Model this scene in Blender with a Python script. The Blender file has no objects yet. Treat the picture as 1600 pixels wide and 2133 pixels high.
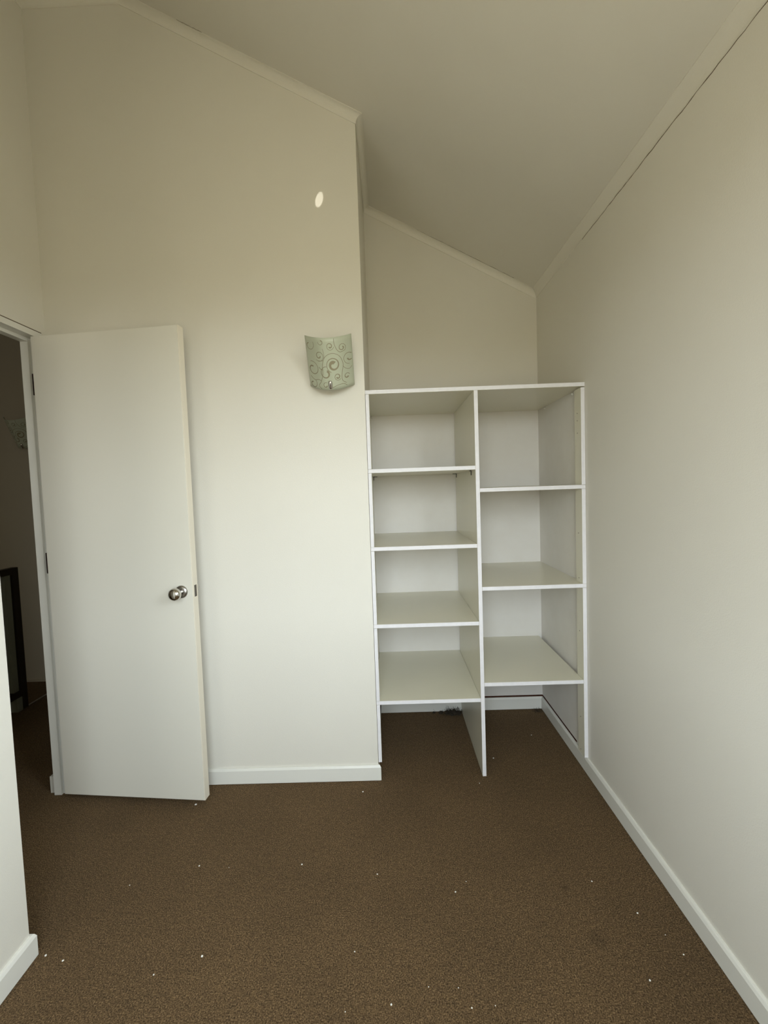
import bpy, bmesh, math, random
from mathutils import Matrix, Vector
random.seed(7)
scn = bpy.context.scene
col = scn.collection

# ------------------------------------------------------------------ camera
F_PX = 927.64
cam_d = bpy.data.cameras.new('camera'); cam = bpy.data.objects.new('camera', cam_d); col.objects.link(cam)
cam_d.sensor_fit = 'HORIZONTAL'; cam_d.sensor_width = 36.0; cam_d.lens = F_PX / 1600 * 36.0
cam_d.clip_start = 0.02
cam.matrix_world = Matrix(((0.999332, 0.034032, 0.013346, 0.0),
                           (0.0115, 0.053888, -0.998481, 0.0),
                           (-0.0347, 0.997967, 0.05346, 1.3088), (0, 0, 0, 1)))
scn.camera = cam

# ------------------------------------------------------------------ view, sky, daylight
scn.view_settings.view_transform = 'Standard'; scn.view_settings.look = 'None'
scn.view_settings.gamma = 1.0; scn.view_settings.use_curve_mapping = False
scn.view_settings.exposure = 1.36
SKY = 4.6; GROUND = 1.15
W = bpy.data.worlds.new('sky'); scn.world = W; W.use_nodes = True
nt = W.node_tree; nt.nodes.clear()
out = nt.nodes.new('ShaderNodeOutputWorld'); bg = nt.nodes.new('ShaderNodeBackground')
tc = nt.nodes.new('ShaderNodeTexCoord'); sp = nt.nodes.new('ShaderNodeSeparateXYZ')
rp = nt.nodes.new('ShaderNodeValToRGB')
mp = nt.nodes.new('ShaderNodeMapRange'); mp.inputs[1].default_value = -1; mp.inputs[2].default_value = 1
e = rp.color_ramp.elements
e[0].position = 0.0; e[0].color = (0.235, 0.205, 0.125, 1)
e[1].position = 1.0; e[1].color = (0.80, 0.92, 1.0, 1)
for pos, c in ((0.49, (0.25, 0.225, 0.15, 1)), (0.508, (0.94, 1.01, 1.02, 1)), (0.60, (0.86, 0.96, 1.04, 1))):
    q = e.new(pos); q.color = c
nt.links.new(tc.outputs['Generated'], sp.inputs[0]); nt.links.new(sp.outputs['Z'], mp.inputs[0])
nt.links.new(mp.outputs[0], rp.inputs[0]); nt.links.new(rp.outputs[0], bg.inputs[0])
bg.inputs[1].default_value = SKY; nt.links.new(bg.outputs[0], out.inputs[0])

XL, XR, XM, XN = -1.4575, 0.8512, -0.0905, -1.067
YB, YA, YW = 1.939, 2.539, -0.45                 # main wall, alcove wall, window wall
WX0, WX1, WZ0, WZ1 = -0.50, 0.50, 0.72, 2.15     # the window behind the photographer
RY0, RY1, RZ0, RZ1 = -0.25, 0.60, 1.30, 2.29       # narrow side window in the right wall, beside the photographer
def area(name, x, y, z, sx, sz, portal):
    l = bpy.data.lights.new(name, 'AREA'); l.shape = 'RECTANGLE'; l.size = sx; l.size_y = sz
    o = bpy.data.objects.new(name, l); col.objects.link(o); o.location = (x, y, z)
    o.rotation_euler = (math.radians(90), 0, 0)   # shining into the room
    l.cycles.is_portal = portal
    return o
area('window_portal', (WX0+WX1)/2, YW-0.06, (WZ0+WZ1)/2, WX1-WX0, WZ1-WZ0, True)
hl = area('hall_fill', -2.6, YW+0.02, 1.5, 0.5, 0.7, False)   # fill light added to lift the dark hall
hl.data.energy = 1.9; hl.data.color = (1.0, 0.95, 0.82)
rpn = area('side_window_portal', XR+0.06, (RY0+RY1)/2, (RZ0+RZ1)/2, RZ1-RZ0, RY1-RY0, True)
rpn.rotation_euler = (0, math.radians(90), 0)
# added spot at the sill, standing in for a sun glint on the wall
sl = bpy.data.lights.new('sun_glint_spot', 'SPOT'); sl.energy = 110; sl.spot_size = math.radians(0.68); sl.spot_blend = 0.5
sl.color = (1.0, 0.96, 0.85); sl.shadow_soft_size = 0.001
so = bpy.data.objects.new('sun_glint_spot', sl); col.objects.link(so)
so.location = (0.45, YW+0.02, WZ0+0.03)
d_ = Vector((-0.253, YB, 2.5296)) - so.location
so.rotation_euler = d_.to_track_quat('-Z', 'Y').to_euler(); so.scale = (0.6, 1.2, 1); so.rotation_euler.rotate_axis('Z', math.radians(-22))

# ------------------------------------------------------------------ materials
def srgb(r, g, b):
    f = lambda c: (c/255/12.92) if c/255 <= 0.04045 else ((c/255+0.055)/1.055)**2.4
    return (f(r), f(g), f(b), 1)
def mat(name, c, rough=0.5, spec=0.5, metal=0.0, bump=None, vary=None):
    m = bpy.data.materials.new(name); m.use_nodes = True
    t = m.node_tree; b = t.nodes['Principled BSDF']
    b.inputs['Base Color'].default_value = c; b.inputs['Roughness'].default_value = rough
    b.inputs['Specular IOR Level'].default_value = spec; b.inputs['Metallic'].default_value = metal
    tcn = t.nodes.new('ShaderNodeTexCoord')
    if bump:
        n = t.nodes.new('ShaderNodeTexNoise'); n.inputs['Scale'].default_value = bump[0]; n.inputs['Detail'].default_value = 3
        bp = t.nodes.new('ShaderNodeBump'); bp.inputs['Strength'].default_value = bump[1]; bp.inputs['Distance'].default_value = bump[2]
        t.links.new(tcn.outputs['Object'], n.inputs['Vector']); t.links.new(n.outputs['Fac'], bp.inputs['Height'])
        t.links.new(bp.outputs[0], b.inputs['Normal'])
    if vary:
        n = t.nodes.new('ShaderNodeTexNoise'); n.inputs['Scale'].default_value = vary[0]; n.inputs['Detail'].default_value = 4
        r = t.nodes.new('ShaderNodeValToRGB'); e = r.color_ramp.elements
        e[0].position = 0.3; e[0].color = vary[1]; e[1].position = 0.7; e[1].color = c
        t.links.new(tcn.outputs['Object'], n.inputs['Vector']); t.links.new(n.outputs['Fac'], r.inputs[0])
        t.links.new(r.outputs[0], b.inputs['Base Color'])
    return m
PAINT = (0.78, 0.75, 0.67, 1)
m_wall = mat('cream_wall_paint', PAINT, 0.5, 0.3, bump=(260, 0.25, 0.0015), vary=(2.2, (0.765, 0.735, 0.655, 1)))
m_ceil = mat('cream_ceiling_paint', (0.745, 0.715, 0.64, 1), 0.7, 0.2, bump=(200, 0.15, 0.001), vary=(3.0, (0.725, 0.695, 0.62, 1)))
m_lining = mat('white_wall_lining', (0.80, 0.77, 0.72, 1), 0.55, 0.3, bump=(120, 0.15, 0.001), vary=(14, (0.78, 0.745, 0.69, 1)))
m_trim = mat('white_trim_gloss', (0.79, 0.775, 0.71, 1), 0.3, 0.4, bump=(40, 0.1, 0.001))
m_door = mat('door_enamel', (0.76, 0.73, 0.64, 1), 0.33, 0.4, bump=(90, 0.08, 0.001))
m_dedge = mat('door_edge_cream', (0.80, 0.74, 0.62, 1), 0.5, 0.3)
m_mela = mat('cream_melamine', (0.80, 0.765, 0.63, 1), 0.3, 0.45, vary=(5, (0.785, 0.75, 0.61, 1)))
m_edge = mat('white_edge_tape', (0.83, 0.81, 0.82, 1), 0.5, 0.3, vary=(60, (0.79, 0.77, 0.78, 1)))
m_rawwood = mat('red_brown_timber', (0.085, 0.03, 0.016, 1), 0.8, 0.1, vary=(30, (0.04, 0.014, 0.008, 1)))
m_chrome = mat('polished_chrome', (0.62, 0.60, 0.57, 1), 0.12, 0.5, 1.0)
m_steel = mat('satin_steel', (0.45, 0.43, 0.40, 1), 0.3, 0.5, 1.0)
m_latch = mat('dark_worn_steel', (0.13, 0.115, 0.10, 1), 0.35, 0.5, 1.0)
m_hinge = mat('dark_bronze_hinge', (0.03, 0.015, 0.015, 1), 0.5, 0.4, 0.6)
m_black = mat('black_metal', (0.02, 0.018, 0.014, 1), 0.5, 0.4)
m_hole = mat('screw_hole_dark', (0.04, 0.03, 0.02, 1), 0.8, 0.1)
m_clip = mat('clear_plastic', (0.75, 0.73, 0.68, 1), 0.3, 0.5)
m_crack_shadow = mat('dark_crack_and_shadow', (0.13, 0.10, 0.06, 1), 0.9, 0.1)  # cornice cracks, and the painted shadow line over the door head
m_rail = mat('dark_stained_rail', (0.030, 0.022, 0.012, 1), 0.5, 0.3)
m_balu = mat('pale_green_baluster', (0.30, 0.32, 0.26, 1), 0.5, 0.3)
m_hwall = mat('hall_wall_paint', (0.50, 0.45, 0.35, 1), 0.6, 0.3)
m_dust = mat('grey_dust', (0.055, 0.045, 0.033, 1), 0.95, 0.05)
m_fleck = mat('white_plaster_fleck', (0.92, 0.90, 0.85, 1), 0.6, 0.3)
m_scroll = mat('clear_scroll_lines', (0.31, 0.275, 0.18, 1), 0.25, 0.5)

m_glass = mat('frosted_green_glass', (0.57, 0.60, 0.46, 1), 0.35, 0.5)
t = m_glass.node_tree; b = t.nodes['Principled BSDF']
tr = t.nodes.new('ShaderNodeBsdfTranslucent'); tr.inputs[0].default_value = (0.55, 0.58, 0.40, 1)
mx = t.nodes.new('ShaderNodeMixShader'); mx.inputs[0].default_value = 0.10
t.links.new(b.outputs[0], mx.inputs[1]); t.links.new(tr.outputs[0], mx.inputs[2])
t.links.new(mx.outputs[0], t.nodes['Material Output'].inputs['Surface'])

def carpet():
    m = bpy.data.materials.new('brown_carpet'); m.use_nodes = True
    t = m.node_tree; b = t.nodes['Principled BSDF']; L = t.links.new
    b.inputs['Roughness'].default_value = 0.95; b.inputs['Specular IOR Level'].default_value = 0.1
    b.inputs['Sheen Weight'].default_value = 0.12; b.inputs['Sheen Roughness'].default_value = 0.5
    b.inputs['Sheen Tint'].default_value = (0.75, 0.6, 0.42, 1)
    tc = t.nodes.new('ShaderNodeTexCoord')
    def noise(s, d, r=0.6):
        n = t.nodes.new('ShaderNodeTexNoise'); n.inputs['Scale'].default_value = s; n.inputs['Detail'].default_value = d
        n.inputs['Roughness'].default_value = r; L(tc.outputs['Object'], n.inputs['Vector']); return n
    fine = noise(270, 3, 0.72); mid = noise(70, 3); big = noise(3.2, 4)
    r = t.nodes.new('ShaderNodeValToRGB'); e = r.color_ramp.elements
    e[0].position = 0.34; e[0].color = (0.026, 0.014, 0.006, 1); e[1].position = 0.68; e[1].color = (0.290, 0.190, 0.098, 1)
    q = e.new(0.5); q.color = (0.115, 0.070, 0.032, 1)
    L(fine.outputs['Fac'], r.inputs[0])
    def mulf(a, n, lo, hi):
        mr = t.nodes.new('ShaderNodeMapRange'); mr.inputs[1].default_value = 0.3; mr.inputs[2].default_value = 0.7
        mr.inputs[3].default_value = lo; mr.inputs[4].default_value = hi; L(n.outputs['Fac'], mr.inputs[0])
        x = t.nodes.new('ShaderNodeMix'); x.data_type = 'RGBA'; x.blend_type = 'MULTIPLY'; x.inputs[0].default_value = 1
        L(a, x.inputs[6]); L(mr.outputs[0], x.inputs[7]); return x.outputs[2]
    c = mulf(r.outputs[0], mid, 0.78, 1.2); c = mulf(c, big, 0.88, 1.12)
    # two worn stains
    for (sx, sy, sr) in ((0.522, 1.381, 0.022), (0.554, 1.215, 0.035), (1.30, 1.2, .03)):
        ds = t.nodes.new('ShaderNodeVectorMath'); ds.operation = 'DISTANCE'; ds.inputs[1].default_value = (sx, sy, 0)
        L(tc.outputs['Object'], ds.inputs[0])
        mr = t.nodes.new('ShaderNodeMapRange'); mr.inputs[1].default_value = sr*0.2; mr.inputs[2].default_value = sr
        mr.inputs[3].default_value = 0.75; mr.inputs[4].default_value = 1.0; L(ds.outputs['Value'], mr.inputs[0])
        x = t.nodes.new('ShaderNodeMix'); x.data_type = 'RGBA'; x.blend_type = 'MULTIPLY'; x.inputs[0].default_value = 1
        L(c, x.inputs[6]); L(mr.outputs[0], x.inputs[7]); c = x.outputs[2]
    L(c, b.inputs['Base Color'])
    bp = t.nodes.new('ShaderNodeBump'); bp.inputs['Strength'].default_value = 0.9; bp.inputs['Distance'].default_value = 0.004
    L(fine.outputs['Fac'], bp.inputs['Height']); L(bp.outputs[0], b.inputs['Normal'])
    return m
m_carpet = carpet()

# ------------------------------------------------------------------ helpers
def finish(name, bm, m, parent=None, bevel=0.0, smooth=False, kind=None):
    me = bpy.data.meshes.new(name); bmesh.ops.recalc_face_normals(bm, faces=bm.faces); bm.to_mesh(me); bm.free()
    for k in (m if isinstance(m, (list, tuple)) else [m]): me.materials.append(k)
    o = bpy.data.objects.new(name, me); col.objects.link(o)
    if smooth:
        for p in me.polygons: p.use_smooth = True
    if bevel:
        md = o.modifiers.new('bevel', 'BEVEL'); md.width = bevel; md.segments = 2; md.limit_method = 'ANGLE'
    if parent: o.parent = parent
    if kind: o['kind'] = kind
    return o
def add_box(bm, x0, x1, y0, y1, z0, z1):
    v = [bm.verts.new(p) for p in ((x0,y0,z0),(x1,y0,z0),(x1,y1,z0),(x0,y1,z0),(x0,y0,z1),(x1,y0,z1),(x1,y1,z1),(x0,y1,z1))]
    for f in ((0,3,2,1),(4,5,6,7),(0,1,5,4),(1,2,6,5),(2,3,7,6),(3,0,4,7)): bm.faces.new([v[i] for i in f])
def box(name, x0, x1, y0, y1, z0, z1, m, parent=None, bevel=0.0, kind=None):
    bm = bmesh.new(); add_box(bm, x0, x1, y0, y1, z0, z1); return finish(name, bm, m, parent, bevel, False, kind)
def add_prism(bm, poly, y0, y1):                  # polygon in XZ, extruded along Y
    a = [bm.verts.new((x, y0, z)) for x, z in poly]; c = [bm.verts.new((x, y1, z)) for x, z in poly]
    bm.faces.new(a); bm.faces.new(c[::-1])
    for i in range(len(poly)): bm.faces.new((a[i], a[i-1], c[i-1], c[i]))
def sweep(bm, rings, close=True):
    vs = [[bm.verts.new(p) for p in r] for r in rings]
    n = len(rings[0])
    for i in range(len(vs)-1):
        for j in range(n if close else n-1):
            k = (j+1) % n; bm.faces.new((vs[i][j], vs[i][k], vs[i+1][k], vs[i+1][j]))
    if close: bm.faces.new(vs[0]); bm.faces.new(vs[-1][::-1])
def lathe(bm, prof, axis_p, axis_d, seg=40):      # prof: (distance along the axis, radius)
    d = Vector(axis_d).normalized(); u = d.orthogonal().normalized(); w = d.cross(u); P = Vector(axis_p)
    rings = []
    for h, r in prof: rings.append([P + d*h + (u*math.cos(2*math.pi*k/seg) + w*math.sin(2*math.pi*k/seg))*max(r, 1e-5) for k in range(seg)])
    vs = [[bm.verts.new(p) for p in r] for r in rings]
    for i in range(len(vs)-1):
        for j in range(seg): bm.faces.new((vs[i][j], vs[i][(j+1)%seg], vs[i+1][(j+1)%seg], vs[i+1][j]))
    bm.faces.new(vs[0]); bm.faces.new(vs[-1])
def empty(name, loc, label=None, cat=None, group=None):
    o = bpy.data.objects.new(name, None); col.objects.link(o); o.location = loc; o.empty_display_size = 0.1
    if label: o['label'] = label; o['category'] = cat
    if group: o['group'] = group
    return o

# ------------------------------------------------------------------ room shell
ZR, SL, ZF = 2.361, 0.5324, 3.373
zc = lambda x: ZR + SL*(XR - x)
XRIDGE = XR - (ZF - ZR)/SL
HF = -1.526                                        # hall side of the left wall
HY, HX, HZ = 3.13, -3.3, 2.62
box('floor', HX-0.1, XR+0.15, YW-0.12, HY+0.1, -0.12, 0.0, m_carpet, kind='structure')
bm = bmesh.new()
add_prism(bm, [(HF-0.02, ZF), (XRIDGE, ZF), (XR+0.15, zc(XR+0.15)), (XR+0.15, zc(XR+0.15)+0.15), (XRIDGE, ZF+0.15), (HF-0.02, ZF+0.15)], YW-0.12, YA+0.12)
finish('ceiling', bm, m_ceil, kind='structure')
bm = bmesh.new()
add_prism(bm, [(HF, 0), (XM, 0), (XM, zc(XM)), (XRIDGE, ZF), (HF, ZF)], YB, YA+0.1)
add_box(bm, HF, HF+0.07, YA+0.1, HY, 0, 2.7)
finish('wall_back', bm, m_wall, kind='structure')
bm = bmesh.new(); add_prism(bm, [(XM, 0), (XR, 0), (XR, zc(XR)), (XM, zc(XM))], YA, YA+0.1)
wa = finish('wall_alcove', bm, m_wall, kind='structure')
box('lining_panel', XM, XR, YA-0.0004, YA, 0.0795, 1.715, m_lining, wa)
bm = bmesh.new()
add_box(bm, XR, XR+0.12, RY1, YA+0.1, 0, ZR); add_box(bm, XR, XR+0.12, YW, RY0, 0, ZR)
add_box(bm, XR, XR+0.12, RY0, RY1, 0, RZ0); add_box(bm, XR, XR+0.12, RY0, RY1, RZ1, ZR)
wr = finish('wall_right', bm, m_wall, kind='structure')
box('lining_panel', XR-0.0004, XR, YB+0.005, YA-0.0004, 0.0795, 1.715, m_lining, wr)
# left wall: the thick stub towards the camera, the strip over the doorway, the strip beside the hinge jamb
YN = 1.189
bm = bmesh.new()
add_box(bm, HF, XN, YW, YN, 0, ZF)
add_box(bm, HF, XL, YN, YB, 2.015, ZF)
add_box(bm, HF, XL, 1.916, YB, 0, 2.015)
finish('wall_left', bm, m_wall, kind='structure')
# the window wall behind the camera
bm = bmesh.new()
add_prism(bm, [(HF, 0), (WX0, 0), (WX0, zc(WX0) if WX0 > XRIDGE else ZF), (XRIDGE, ZF), (HF, ZF)], YW-0.12, YW)
add_prism(bm, [(WX0, 0), (WX1, 0), (WX1, WZ0), (WX0, WZ0)], YW-0.12, YW)
add_prism(bm, [(WX0, WZ1), (WX1, WZ1), (WX1, zc(WX1)), (WX0, zc(WX0))], YW-0.12, YW)
add_prism(bm, [(WX1, 0), (XR+0.12, 0), (XR+0.12, zc(XR+0.12)), (WX1, zc(WX1))], YW-0.12, YW)
finish('wall_front', bm, m_wall, kind='structure')
bm = bmesh.new()
for a in ((WX0, WX0+0.04, WZ0, WZ1), (WX1-0.04, WX1, WZ0, WZ1), (WX0+0.04, WX1-0.04, WZ0, WZ0+0.04), (WX0+0.04, WX1-0.04, WZ1-0.04, WZ1)):
    add_box(bm, a[0], a[1], YW-0.115, YW-0.07, a[2], a[3])
finish('window_1', bm, m_trim, kind='structure')
bm = bmesh.new()
for a in ((RY0, RY0+0.03, RZ0, RZ1), (RY1-0.03, RY1, RZ0, RZ1), (RY0+0.03, RY1-0.03, RZ0, RZ0+0.03), (RY0+0.03, RY1-0.03, RZ1-0.03, RZ1)):
    add_box(bm, XR+0.07, XR+0.11, a[0], a[1], a[2], a[3])
finish('window_3', bm, m_trim, kind='structure')
# hall beyond the doorway
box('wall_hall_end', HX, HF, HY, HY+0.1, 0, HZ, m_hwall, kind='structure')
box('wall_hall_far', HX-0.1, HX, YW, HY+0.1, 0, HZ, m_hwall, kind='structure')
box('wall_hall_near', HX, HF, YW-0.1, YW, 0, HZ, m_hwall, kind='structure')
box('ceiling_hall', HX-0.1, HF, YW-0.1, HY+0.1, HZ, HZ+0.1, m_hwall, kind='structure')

bm = bmesh.new()
for a in ((-2.90, -2.86, 1.10, 1.90), (-2.34, -2.30, 1.10, 1.90), (-2.86, -2.34, 1.10, 1.14), (-2.86, -2.34, 1.86, 1.90)):
    add_box(bm, a[0], a[1], YW, YW+0.03, a[2], a[3])
finish('hall_fill_frame', bm, m_trim, kind='structure')  # frame made up around the hall fill light, no opening behind it

# ------------------------------------------------------------------ cove cornices
C = 0.031; CS = math.cos(math.atan(SL)); SN = math.sin(math.atan(SL))
prof = [(0.0, 0.0), (C, 0.0), (C, 0.003)]
for k in range(1, 9):
    a = math.pi/2*(1 - k/9); prof.append((C - (C-0.003)*math.cos(a)*1.0, C - (C-0.003)*math.sin(a)))
prof = [(0.0, 0.0), (C, 0.0), (C, 0.003)] + [(C-(C-0.003)*math.sin(math.pi/2*k/8), C-(C-0.003)*math.cos(math.pi/2*k/8)) for k in range(1, 8)] + [(0.003, C), (0.0, C)]
def trimobj(name, rings, m=m_trim, parent=None):
    bm = bmesh.new(); sweep(bm, rings); o = finish(name, bm, m, parent, 0, False, 'structure' if parent is None else None); return o
T1 = trimobj('trim_1', [[(XRIDGE, YB-a, ZF-b) for a, b in prof], [(XM+a, YB-a, zc(XM+a)-b/CS) for a, b in prof]], m_wall)
T2 = trimobj('trim_2', [[(XM+a, YB-a, zc(XM+a)-b*1.05) for a, b in prof], [(XM+a, YA-a, zc(XM+a)-b*1.05) for a, b in prof]], m_wall)
T3 = trimobj('trim_3', [[(XM+a, YA-a, zc(XM+a)-b/CS) for a, b in prof], [(XR-a, YA-a, zc(XR-a)-b/CS) for a, b in prof]], m_wall)
T4 = trimobj('trim_4', [[(XR-a*CS, YA-a, ZR+a*SN-b) for a, b in prof], [(XR-a*CS, YW, ZR+a*SN-b) for a, b in prof]], m_wall)
T5 = trimobj('trim_5', [[(XRIDGE, YB-a, ZF-b) for a, b in prof], [(XL+a, YB-a, ZF-b) for a, b in prof]], m_wall)
T6 = trimobj('trim_6', [[(XL+a, YB-a, ZF-b) for a, b in prof], [(XL+a, YN, ZF-b) for a, b in prof]], m_wall)
# the hairline gap opened along the cornices
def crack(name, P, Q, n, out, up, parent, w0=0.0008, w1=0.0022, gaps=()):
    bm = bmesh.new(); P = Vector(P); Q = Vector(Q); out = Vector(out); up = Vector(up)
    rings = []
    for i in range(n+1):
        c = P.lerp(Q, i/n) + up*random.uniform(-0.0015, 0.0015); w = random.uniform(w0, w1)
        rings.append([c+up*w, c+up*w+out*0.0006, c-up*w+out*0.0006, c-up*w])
    sweep(bm, rings); return finish(name, bm, m_crack_shadow, parent)
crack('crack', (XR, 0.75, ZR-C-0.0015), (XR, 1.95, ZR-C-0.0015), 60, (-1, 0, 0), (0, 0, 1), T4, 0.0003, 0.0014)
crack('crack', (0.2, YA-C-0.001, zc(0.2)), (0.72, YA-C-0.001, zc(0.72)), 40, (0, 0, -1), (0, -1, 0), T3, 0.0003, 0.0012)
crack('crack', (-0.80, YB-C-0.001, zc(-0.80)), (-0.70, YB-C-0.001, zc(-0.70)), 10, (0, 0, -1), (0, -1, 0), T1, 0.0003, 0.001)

# ------------------------------------------------------------------ skirting
BT, BH = 0.012, 0.0715
bprof = [(0, 0), (BT-0.004, 0), (BT-0.004, 0.0035), (BT, 0.0035), (BT, BH-0.010), (BT-0.004, BH-0.002), (BT-0.006, BH), (0, BH)]
def skirt(name, pts, inward):                      # pts: two (x, y, miter) ends; inward: unit (x, y) away from the wall
    rings = []
    for (x, y, mx_, my_) in pts: rings.append([(x + inward[0]*a + mx_*a, y + inward[1]*a + my_*a, z) for a, z in bprof])
    return trimobj(name, rings)
skirt('baseboard_back', [(XL, YB, 0, 0), (XM, YB, 1, 0)], (0, -1))
skirt('baseboard_right', [(XR, YW, 0, 0), (XR, YA, 0, -1)], (-1, 0))
skirt('baseboard_left', [(XN, YW, 0, 0), (XN, YN, 0, 1)], (1, 0))
skirt('baseboard_alcove', [(XM, YA, 0, 0), (XR, YA, -1, 0)], (0, -1))
skirt('baseboard_nook', [(XN, YN, 1, 0), (XL, YN, 0, 0)], (0, 1))
box('baseboard_hall', HF-0.033, HF, 1.905, HY, 0, 0.075, m_trim, kind='structure')
box('baseboard_hall_end', HX, HF, HY-0.012, HY, 0, 0.012, m_hwall, kind='structure')
# bare timber showing between the skirting and the lining of the alcove
bm = bmesh.new(); add_box(bm, 0.3945, XR-0.002, YA-0.003, YA, 0.0716, 0.0795); finish('trim_7', bm, m_rawwood, kind='structure')
bm = bmesh.new(); add_prism(bm, [(XR-0.002, 0.0716), (XR, 0.0716), (XR, 0.0795), (XR-0.002, 0.0795)], 2.065, YA-0.003)
finish('trim_8', bm, m_rawwood, kind='structure')
box('trim_9', XM, XM+0.004, 1.975, 2.48, 0.085, 0.355, m_rawwood, kind='structure')

# ------------------------------------------------------------------ door frame and door
fr = box('trim_10', HF-0.004, XL+0.0005, 1.900, 1.916, 0, 2.015, m_trim, kind='structure')
box('head_jamb', HF-0.004, XL+0.0005, YN+0.001, 1.900, 1.991, 2.015, m_trim, fr)
box('door_stop', HF-0.004, -1.497, 1.888, 1.900, 0, 1.991, m_trim, fr, 0.001)
box('head_stop', HF-0.004, -1.497, YN+0.013, 1.888, 1.976, 1.991, m_trim, fr, 0.001)
box('strike_jamb', HF-0.004, XL+0.0005, YN+0.001, YN+0.013, 0, 1.991, m_trim, fr)

cg = box('shadow_line', XL-0.001, XL+0.0008, YN+0.001, 1.916, 2.015, 2.0185, m_crack_shadow, fr)  # dark strip painting in the shadow line between wall and door head
H = Vector((-1.460, 1.858, 0)); Fp = Vector((-0.816, 1.794, 0))
ux = (Fp-H).normalized(); uy = Vector((-ux.y, ux.x, 0)); DW = (Fp-H).length; DT = 0.036
def dl(u, v, z): p = H + ux*u + uy*v; return (p.x, p.y, z)   # door local: along the leaf, into it, height
door = empty('door_1', H); door['kind'] = 'structure'
def dpart(name, bm_fn, m, bevel=0, smooth=False, parent=None):
    bm = bmesh.new(); bm_fn(bm)
    par = parent or door
    o = finish(name, bm, m, None, bevel, smooth)
    o.parent = par; o.matrix_parent_inverse = Matrix.Translation(-Vector(H))
    return o
def dbox(u0, u1, v0, v1, z0, z1):
    def f(bm):
        vs = [bm.verts.new(dl(*p)) for p in ((u0,v0,z0),(u1,v0,z0),(u1,v1,z0),(u0,v1,z0),(u0,v0,z1),(u1,v0,z1),(u1,v1,z1),(u0,v1,z1))]
        for q in ((0,3,2,1),(4,5,6,7),(0,1,5,4),(1,2,6,5),(2,3,7,6),(3,0,4,7)): bm.faces.new([vs[i] for i in q])
    return f
DZ0, DZ1 = 0.025, 1.985
leaf = dpart('door_leaf', dbox(0, DW-0.004, 0, DT, DZ0, DZ1), m_door, 0.0015)
edge = dpart('edge_strip', dbox(DW-0.004, DW, 0, DT, DZ0, DZ1), m_dedge, 0.001); edge['label'] = 'cream painted lipping along the free edge'
KU, KZ = 0.598, 0.9135
N = -uy                                            # out of the near face
kp = Vector(dl(KU, 0, KZ))
kprof = [(0, 0.0255), (0.003, 0.0265), (0.007, 0.0255), (0.010, 0.021), (0.012, 0.0125), (0.026, 0.0105), (0.032, 0.0125), (0.037, 0.019), (0.043, 0.0242), (0.050, 0.0262), (0.057, 0.0252), (0.063, 0.0215), (0.0675, 0.0145), (0.0695, 0.006), (0.070, 0.0005)]
dpart('door_rose', lambda bm: lathe(bm, [(-0.001, 0.0255)]+kprof[:5], kp, N), m_steel, 0, True)
dpart('door_knob', lambda bm: lathe(bm, kprof[4:], kp, N), m_chrome, 0, True)
kb = Vector(dl(KU, DT, KZ))
dpart('door_rose', lambda bm: lathe(bm, [(-0.001, 0.0255)]+kprof[:5], kb, -N), m_steel, 0, True)
dpart('door_knob', lambda bm: lathe(bm, kprof[4:], kb, -N), m_chrome, 0, True)
lp = dpart('latch_plate', dbox(DW-0.0005, DW+0.001, 0.010, 0.026, KZ-0.024, KZ+0.024), m_latch, 0.0005)
def bolt(bm):
    pts = [(0.011, 0.0), (0.027, 0.0), (0.027, 0.012), (0.019, 0.011), (0.011, 0.004)]
    a = [bm.verts.new(dl(DW+0.001+d, v, KZ-0.009)) for v, d in pts]; c = [bm.verts.new(dl(DW+0.001+d, v, KZ+0.009)) for v, d in pts]
    bm.faces.new(a); bm.faces.new(c[::-1])
    for i in range(5): bm.faces.new((a[i], a[i-1], c[i-1], c[i]))
dpart('latch_bolt', bolt, m_chrome, 0.0008, parent=lp)
for sgn in (1, -1):
    q = Vector(dl(DW+0.001, 0.018, KZ+sgn*0.021))
    dpart('screw', lambda bm: lathe(bm, [(0, 0.0032), (0.0006, 0.0028)], q, ux, 12), m_black, 0, True, parent=lp)
for z in (1.79, 1.04):
    h = dpart('hinge', dbox(-0.0085, -0.0005, 0.003, 0.032, z-0.044, z+0.044), m_hinge, 0.0005)
    q = Vector(dl(-0.0085, 0.001, z-0.044))
    dpart('hinge_pin', lambda bm: lathe(bm, [(0, 0.0058), (0.028, 0.0058), (0.0285, 0.004), (0.0295, 0.004), (0.030, 0.0058), (0.058, 0.0058), (0.0585, 0.004), (0.0595, 0.004), (0.060, 0.0058), (0.088, 0.0058)], q, (0, 0, 1), 16), m_hinge, 0, True, parent=h)

# ------------------------------------------------------------------ shelving unit in the alcove
PT = 0.0167; YC = 1.941; XD = 0.3769; ZT = 1.7317
su = empty('shelving_unit', (0.38, 2.2, 0), 'built-in white melamine shelving unit with seven open shelves in the alcove', 'shelving')
def spart(name, x0, x1, y0, y1, z0, z1, m=m_mela, bevel=0.0006, tape=True, axis='y'):
    # board with a white front edge tape
    bm = bmesh.new(); add_box(bm, x0, x1, y0, y1, z0, z1)
    bmesh.ops.recalc_face_normals(bm, faces=bm.faces)
    for f in bm.faces:
        if tape and f.normal.y < -0.5: f.material_index = 1
    o = finish(name, bm, [m, m_edge], None, bevel)
    o.parent = su; o.matrix_parent_inverse = Matrix.Translation(-Vector(su.location)); return o
spart('top_panel', XM+0.0005, XR-0.0005, YC, YA-0.0005, ZT-PT, ZT)
spart('divider_panel', XD, XD+PT, YC, YA-0.013, 0.0, ZT-PT-0.0003)
LS = (1.3924, 1.0512, 0.7066, 0.3592); RS = (1.2938, 0.8601, 0.4293)
for z in LS: spart('shelf', XM+0.001, XD-0.0006, YC, YA-0.001, z-PT, z)
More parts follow.
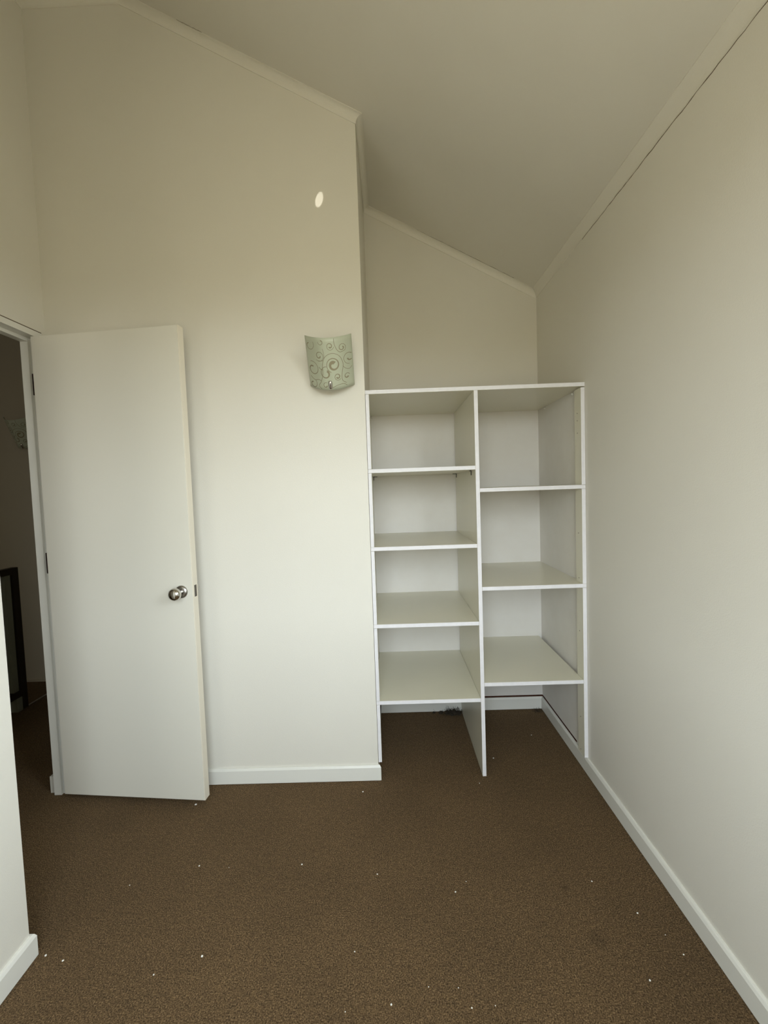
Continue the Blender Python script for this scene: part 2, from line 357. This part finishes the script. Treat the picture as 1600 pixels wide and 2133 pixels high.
for i, z in enumerate(RS): spart('shelf', XD+PT+0.0006, XR-(0.0012 if i < 2 else 0.0182), YC, YA-0.001, z-PT, z)
# side rails, broken where the shelves pass through
prev = ZT-PT
for z in LS: spart('side_rail', XM+0.0015, XM+0.0165, YC, YC+0.067, z+0.0006, prev-0.0008); prev = z-PT
spart('side_rail', XM+0.0015, XM+0.0165, YC, YC+0.018, 0.078, prev-0.0008)
prev = ZT-PT-0.004
for z in RS[:2]: spart('side_rail', XR-0.0175, XR-0.001, YC, YC+0.067, z+0.0006, prev-0.0006); prev = z-PT
spart('side_rail', XR-0.0175, XR-0.001, YC, YC+0.067, 0.0735, prev-0.0008)
def small(name, bm, m, smooth=False, label=None):
    o = finish(name, bm, m, None, 0, smooth); o.parent = su; o.matrix_parent_inverse = Matrix.Translation(-Vector(su.location))
    if label: o['label'] = label
    return o
def bracket(x, y, ztop, s, along_y=False, leg=0.022):    # L clip: one leg down the upright, one under the shelf
    bm = bmesh.new(); w = 0.0055
    add_box(bm, min(x, x+s*0.003), max(x, x+s*0.003), y-w/2, y+w/2, ztop-leg, ztop)
    if not along_y: add_box(bm, min(x, x+s*leg), max(x, x+s*leg), y-w/2, y+w/2, ztop-0.003, ztop)
    else: add_box(bm, min(x, x+s*0.006), max(x, x+s*0.006), y-w/2, y+leg, ztop-0.003, ztop)
    small('shelf_bracket', bm, m_black, label='small black metal clip')
ua = LS[0]-PT
bracket(XM+0.004, YA-0.012, ua, 1); bracket(XD, 2.485, ua, -1); bracket(XD, 2.04, ua, -1, True); bracket(XD, 2.075, LS[1]-PT, -1, False, 0.012)
for z in (1.6059, 1.574, 1.5201, 1.0803, 0.8754+0.004, 0.6394, 0.2441, 0.0915):
    bm = bmesh.new(); lathe(bm, [(-0.0005, 0.0022), (0.0004, 0.0022)], (XR-0.0176, YC+0.038, z), (-1, 0, 0), 12)
    small('screw_hole', bm, m_hole, label='small dark screw hole')
for (x, y, z) in ((XM+0.004, 2.5, ZT-PT-0.012), (XR-0.006, 2.42, ZT-PT-0.010), (XR-0.006, 2.06, ZT-PT-0.010)):
    bm = bmesh.new(); lathe(bm, [(0, 0.006), (0.004, 0.007), (0.010, 0.0035), (0.011, 0.001)], (x, y, z-0.004), (0.3, 0, 1), 10)
    small('shelf_pin', bm, m_clip, True, 'translucent plastic shelf pin')

# ------------------------------------------------------------------ wall lamp (curved glass shade with scrolls)
TH, LL, SG, HW = 0.5014, 0.2049, 0.0727, 0.0943
LX, LZ, LY = -0.2262, 1.7203, -0.0122               # bottom edge, y from the wall
def glass_pt(u, v, off=0.0):                       # u -1..1 across, v 0..1 up the sheet; lamp origin = wall point at the bottom edge
    n = Vector((0, -math.cos(TH), -math.sin(TH)))
    p = Vector((u*HW, LY-SG*math.cos(TH), 0)) + Vector((0, -math.sin(TH), math.cos(TH)))*v*LL - n*SG*u*u
    return p + n*off
def scrolls():
    S = []                                         # (polyline in sheet cm-like units 0..1, widths)
    def spiral(cx, cy, r0, r1, a0, turns, w0, w1, tail=None):
        pts = []; n = 46
        for i in range(n+1):
            s = i/n; a = a0 + turns*2*math.pi*s; r = 1.12*(r0 + (r1-r0)*s**1.15)
            pts.append((cx+r*math.cos(a), cy+r*math.sin(a), w0+(w1-w0)*s**2))
        S.append(pts)
    def line(pp, w=0.006):
        # smooth curve through points
        out = []
        P = [pp[0]]+list(pp)+[pp[-1]]
        for i in range(1, len(P)-2):
            for k in range(8):
                t = k/8; p0, p1, p2, p3 = P[i-1], P[i], P[i+1], P[i+2]
                out.append(tuple(0.5*((2*p1[j])+(-p0[j]+p2[j])*t+(2*p0[j]-5*p1[j]+4*p2[j]-p3[j])*t*t+(-p0[j]+3*p1[j]-3*p2[j]+p3[j])*t**3) for j in (0, 1))+(w,))
        out.append((pp[-1][0], pp[-1][1], w)); S.append(out)
    # image-like sheet coordinates: x 0..1 left to right, y 0..1 top to bottom
    spiral(0.60, 0.51, 0.135, 0.035, math.pi*0.62, 1.55, 0.007, 0.045)
    spiral(0.43, 0.665, 0.115, 0.040, -math.pi*0.45, -0.95, 0.007, 0.030)
    spiral(0.67, 0.745, 0.065, 0.018, math.pi*0.2, 1.35, 0.006, 0.020)
    spiral(0.86, 0.765, 0.05, 0.02, -math.pi*0.1, -0.9, 0.006, 0.020)
    spiral(0.56, 0.155, 0.070, 0.018, 0.2, 1.35, 0.005, 0.016)
    spiral(0.80, 0.205, 0.070, 0.020, math.pi*0.3, -1.3, 0.005, 0.014)
    spiral(0.31, 0.335, 0.095, 0.020, math.pi*0.75, -1.35, 0.005, 0.014)
    spiral(0.37, 0.075, 0.055, 0.02, -math.pi, -0.75, 0.005, 0.014)
    spiral(0.40, 0.905, 0.055, 0.02, -math.pi*0.35, -0.8, 0.006, 0.016)
    spiral(0.13, 0.60, 0.13, 0.04, -math.pi*0.6, 1.1, 0.006, 0.018)
    spiral(0.10, 0.90, 0.09, 0.02, -math.pi*0.3, 0.9, 0.006, 0.016)
    spiral(0.93, 0.42, 0.11, 0.03, math.pi*0.5, 1.2, 0.005, 0.016)
    spiral(0.10, 0.15, 0.10, 0.03, -math.pi*0.2, 0.8, 0.005, 0.012)
    line(((0.30, 0.83), (0.35, 0.70), (0.37, 0.48), (0.45, 0.34), (0.60, 0.29), (0.74, 0.36), (0.80, 0.52), (0.77, 0.66), (0.76, 0.82), (0.84, 0.90)))
    line(((0.65, 0.0), (0.65, 0.10), (0.69, 0.22), (0.76, 0.285), (0.86, 0.26)))
    line(((0.40, 0.20), (0.42, 0.33), (0.38, 0.42), (0.27, 0.43)), 0.005)
    line(((0.37, 0.60), (0.32, 0.59), (0.28, 0.55)), 0.007)
    line(((0.55, 0.95), (0.66, 0.91), (0.78, 0.905), (0.85, 0.95)))
    line(((0.79, 0.55), (0.84, 0.61), (0.92, 0.64), (0.97, 0.60)), 0.005)
    line(((0.05, 0.76), (0.15, 0.82), (0.24, 0.80), (0.30, 0.83), (0.24, 0.92), (0.30, 0.98)), 0.006)
    return S
def clip_ok(x, y): return 0.015 < x < 0.985 and 0.012 < y < 0.985
lamp = empty('wall_lamp', (LX, YB, LZ), 'curved pale green frosted glass wall lamp with scroll pattern, beside the alcove corner', 'lamp', 'scroll-patterned glass wall lamps')
bm = bmesh.new(); NU, NV, GT = 24, 12, 0.0045
gf = [[bm.verts.new(glass_pt(-1+2*i/NU, j/NV, 0)) for i in range(NU+1)] for j in range(NV+1)]
gb = [[bm.verts.new(glass_pt(-1+2*i/NU, j/NV, -GT)) for i in range(NU+1)] for j in range(NV+1)]
for j in range(NV):
    for i in range(NU):
        bm.faces.new((gf[j][i], gf[j][i+1], gf[j+1][i+1], gf[j+1][i])); bm.faces.new((gb[j][i], gb[j+1][i], gb[j+1][i+1], gb[j][i+1]))
for j in range(NV):
    for i in (0, NU): bm.faces.new((gf[j][i], gf[j+1][i], gb[j+1][i], gb[j][i]))
for i in range(NU):
    for j in (0, NV): bm.faces.new((gf[j][i], gf[j][i+1], gb[j][i+1], gb[j][i]))
bmesh.ops.recalc_face_normals(bm, faces=bm.faces)
for pts in scrolls():
    prevv = None
    for k in range(len(pts)):
        x, y, w = pts[k]
        if not clip_ok(x, y): prevv = None; continue
        x2, y2, _ = pts[min(k+1, len(pts)-1)]; x1, y1, _ = pts[max(k-1, 0)]
        dx, dy = x2-x1, y2-y1; l = math.hypot(dx, dy) or 1; nx, ny = -dy/l*w/2*1.7, dx/l*w/2*1.7
        a = bm.verts.new(glass_pt((x+nx)*2-1, 1-(y+ny), 0.0004)); b_ = bm.verts.new(glass_pt((x-nx)*2-1, 1-(y-ny), 0.0004))
        if prevv:
            f = bm.faces.new((prevv[0], a, b_, prevv[1])); f.material_index = 1
        prevv = (a, b_)
me = bpy.data.meshes.new('glass_shade'); bm.to_mesh(me); bm.free(); me.materials.append(m_glass); me.materials.append(m_scroll)
for p in me.polygons: p.use_smooth = True
sh = bpy.data.objects.new('glass_shade', me); col.objects.link(sh); sh.parent = lamp
def lpart(name, bm, m, smooth=True):
    o = finish(name, bm, m, None, 0, smooth); o.parent = lamp; return o
# chrome clip: a small capsule over the lower edge
bm = bmesh.new(); up = Vector((0, -math.sin(TH), math.cos(TH))); nn = Vector((0, -math.cos(TH), -math.sin(TH)))
c0 = glass_pt(0, 0.045, 0.002); 
rings = []
for s, rr in ((-0.0035, 0.0005), (-0.003, 0.0030), (-0.001, 0.0044), (0.002, 0.0050), (0.012, 0.0050), (0.015, 0.0044), (0.017, 0.0030), (0.0175, 0.0005)):
    rings.append([c0 + up*s*1.75 + Vector((1, 0, 0))*rr*1.75*math.cos(2*math.pi*k/20) + nn*(rr*1.5*math.sin(2*math.pi*k/20)) for k in range(20)])
sweep(bm, rings); cl = lpart('clip', bm, m_chrome); cl['label'] = 'chrome clip'
bm = bmesh.new(); lathe(bm, [(0, 0.030), (0.004, 0.031), (0.012, 0.026), (0.014, 0.004)], (0, -0.0005, 0.055), (0, -1, 0), 32); lpart('wall_plate', bm, m_trim)
bm = bmesh.new(); lathe(bm, [(0, 0.005), (0.050, 0.005)], (0, -0.012, 0.048), (0, -0.95, -0.3), 12); lpart('arm', bm, m_steel)
bm = bmesh.new(); lathe(bm, [(0, 0.013), (0.030, 0.013), (0.034, 0.010), (0.036, 0.010)], (0, -0.034, 0.046), (0, 0, 1), 20); lpart('lamp_holder', bm, m_trim)
# its twin on the end wall of the hall
def copy_tree(o, parent=None):
    c = o.copy(); col.objects.link(c); c.parent = parent
    for ch in list(o.children): copy_tree(ch, c)
    return c
l2 = copy_tree(lamp); l2.location = (-2.5032, HY, 1.6651)
l2['label'] = 'dim scroll-patterned glass wall lamp on the hall wall beyond the open door'

# ------------------------------------------------------------------ balustrade in the hall
ba = empty('stair_balustrade', (-2.365, 2.72, 0), 'dark-railed stair balustrade with pale uprights in the hall beyond the door', 'railing')
def bpart(name, *a, m=m_rail, bevel=0.002):
    bm = bmesh.new(); add_box(bm, *a); o = finish(name, bm, m, None, bevel); o.parent = ba
    o.matrix_parent_inverse = Matrix.Translation(-Vector(ba.location)); return o
bpart('end_post', -2.385, -2.345, 2.700, 2.745, 0.0, 0.895)
bpart('top_rail', -2.385, -2.345, 1.30, 2.700, 0.855, 0.895)
bpart('bottom_rail', -2.385, -2.345, 1.30, 2.700, 0.085, 0.125)
y = 2.655
while y > 1.32:
    bpart('baluster', -2.378, -2.352, y-0.004, y+0.036, 0.125, 0.855, m=m_balu); y -= 0.075
bpart('base_block', -2.390, -2.343, 2.66, 2.70, 0.0, 0.085, m=m_balu)
nos = box('carpet_trim_strip', -2.36, -2.345, 2.747, HY-0.013, 0.0, 0.004, m_steel)
nos['label'] = 'thin metal edging strip on the hall floor behind the balustrade post'; nos['category'] = 'edging strip'

# ------------------------------------------------------------------ dust and flecks on the carpet
bm = bmesh.new()
def fibre(x, y, z, L, w, xmax=XD-0.002):
    a = random.uniform(0, 2*math.pi); el = random.uniform(0.1, 1.2); rings = []
    p = Vector((x, y, z)); d = Vector((math.cos(a)*math.cos(el), math.sin(a)*math.cos(el), math.sin(el)))
    for k in range(5):
        s = Vector((-d.y, d.x, 0)).normalized()*w
        rings.append([p+s, p-s, p+Vector((0, 0, w))]); d = (d+Vector((random.uniform(-.5,.5), random.uniform(-.5,.5), random.uniform(-.6,.3)))).normalized(); p = p+d*L/4
        if p.z < 0.001: p.z = 0.001
        if p.y > YA-0.014: p.y = YA-0.014
        if p.x > xmax: p.x = xmax
    sweep(bm, rings)
for i in range(5):
    bx, by, br = [(0.322, 2.500, 0.024), (0.353, 2.497, 0.017), (0.292, 2.506, 0.016), (0.255, 2.511, 0.012), (0.215, 2.516, 0.008)][i]
    ret = bmesh.ops.create_icosphere(bm, subdivisions=3, radius=br)
    for v in ret['verts']:
        n = v.co.copy(); v.co = n*(1+random.uniform(-0.3, 0.3)); v.co.z = max(v.co.z*0.8, -0.002)+0.001; v.co += Vector((bx, by, 0))
for i in range(240):
    x = random.gauss(0.325, 0.028); fibre(min(max(x, 0.22), 0.372), random.uniform(2.47, 2.522), random.uniform(0.001, 0.022), random.uniform(0.012, 0.034), 0.0005)
o = finish('dust_clump', bm, m_dust); o['label'] = 'dark fluffy dust clump on the carpet at the back of the left bay'; o['category'] = 'dust'; o['kind'] = 'stuff'
bm = bmesh.new()
for i in range(70): fibre(random.uniform(0.79, 0.828), random.uniform(2.48, 2.522), 0.001, random.uniform(0.01, 0.022), 0.0005, XR-BT-0.002)
o = finish('dust_clump', bm, m_dust); o['label'] = 'small dark lint tuft in the back right corner under the shelves'; o['category'] = 'dust'; o['kind'] = 'stuff'

FL = [(-0.7151, 1.4944, 2.6, 'left of centre, halfway down the carpet'), (-0.6063, 1.4854, 1.2, 'tiny one just right of a brighter fleck'),
 (-0.9212, 1.4235, 1.8, 'in the darker carpet on the left, between door and left wall stub'), (-0.5755, 1.1877, 3.2, 'largest greyish one, lower left part of the carpet'),
 (-0.9717, 1.1839, 2.8, 'a hand right of the left skirting corner'), (-0.6899, 1.1423, 2.0, 'lower left, nearest the camera on that side'),
 (-1.0330, 1.1990, 3.0, 'touching the corner of the left skirting board'), (-0.8622, 1.8040, 4.5, 'flake right under the bottom corner of the open door'),
 (-0.1581, 1.8571, 3.2, 'in front of the back skirting board near the alcove corner'), (-0.3507, 1.4903, 2.8, 'bright one below the lamp, in the centre left of the carpet'),
 (-0.0848, 1.4441, 2.2, 'small pair member right at the centre of the carpet'), (0.2103, 1.4086, 1.5, 'faint one in front of the divider, the farther of two'),
 (0.1698, 1.371, 2.5, 'bright one in front of the divider, the nearer of two'), (-0.1421, 1.1921, 1.8, 'small one low in the middle of the carpet'),
 (-0.0392, 1.0609, 2.4, 'bright one at the near edge of the carpet, middle'), (-0.155, 1.0472, 1.4, 'tiny one at the near edge, left of the middle'),
 (0.163, 1.0502, 1.8, 'elongated one at the near edge, right of the middle'), (0.0591, 1.0995, 1.3, 'tiny one near the bottom, left of a similar pair'),
 (0.1364, 1.0959, 1.3, 'tiny one near the bottom, right of a similar pair'), (0.2228, 1.0544, 1.3, 'tiny one at the near edge beside the elongated fleck'),
 (0.6193, 1.3979, 2.4, 'beside the dark stain on the right half of the carpet'), (0.7061, 1.2869, 2.6, 'bright one half way along the right skirting board'),
 (0.7652, 1.1662, 2.0, 'close to the right skirting board, nearest the camera'), (0.6373, 1.1039, 2.6, 'bright one in the bottom right part of the carpet'),
 (0.6954, 2.2581, 2.5, 'deep under the right bay of the shelves'), (0.455, 2.0705, 3.4, 'just behind the foot of the divider panel'),
 (0.3528, 1.8937, 2.0, 'just in front of the foot of the divider panel'), (0.7489, 1.2207, 1.4, 'dull one by the right skirting board')]
for i, (x, y, s, lab) in enumerate(FL):
    bm = bmesh.new(); bmesh.ops.create_icosphere(bm, subdivisions=2, radius=s*0.00085)
    for v in bm.verts: v.co = Vector((v.co.x*random.uniform(0.8, 1.3), v.co.y*random.uniform(1.0, 1.5), v.co.z*0.6 + s*0.0005))
    o = finish('plaster_fleck', bm, m_fleck); o.location = (x, y, 0.0); o.rotation_euler.z = random.uniform(0, 3)
    o['label'] = 'white fleck, ' + lab; o['category'] = 'fleck'; o['group'] = 'white flecks scattered on the carpet'
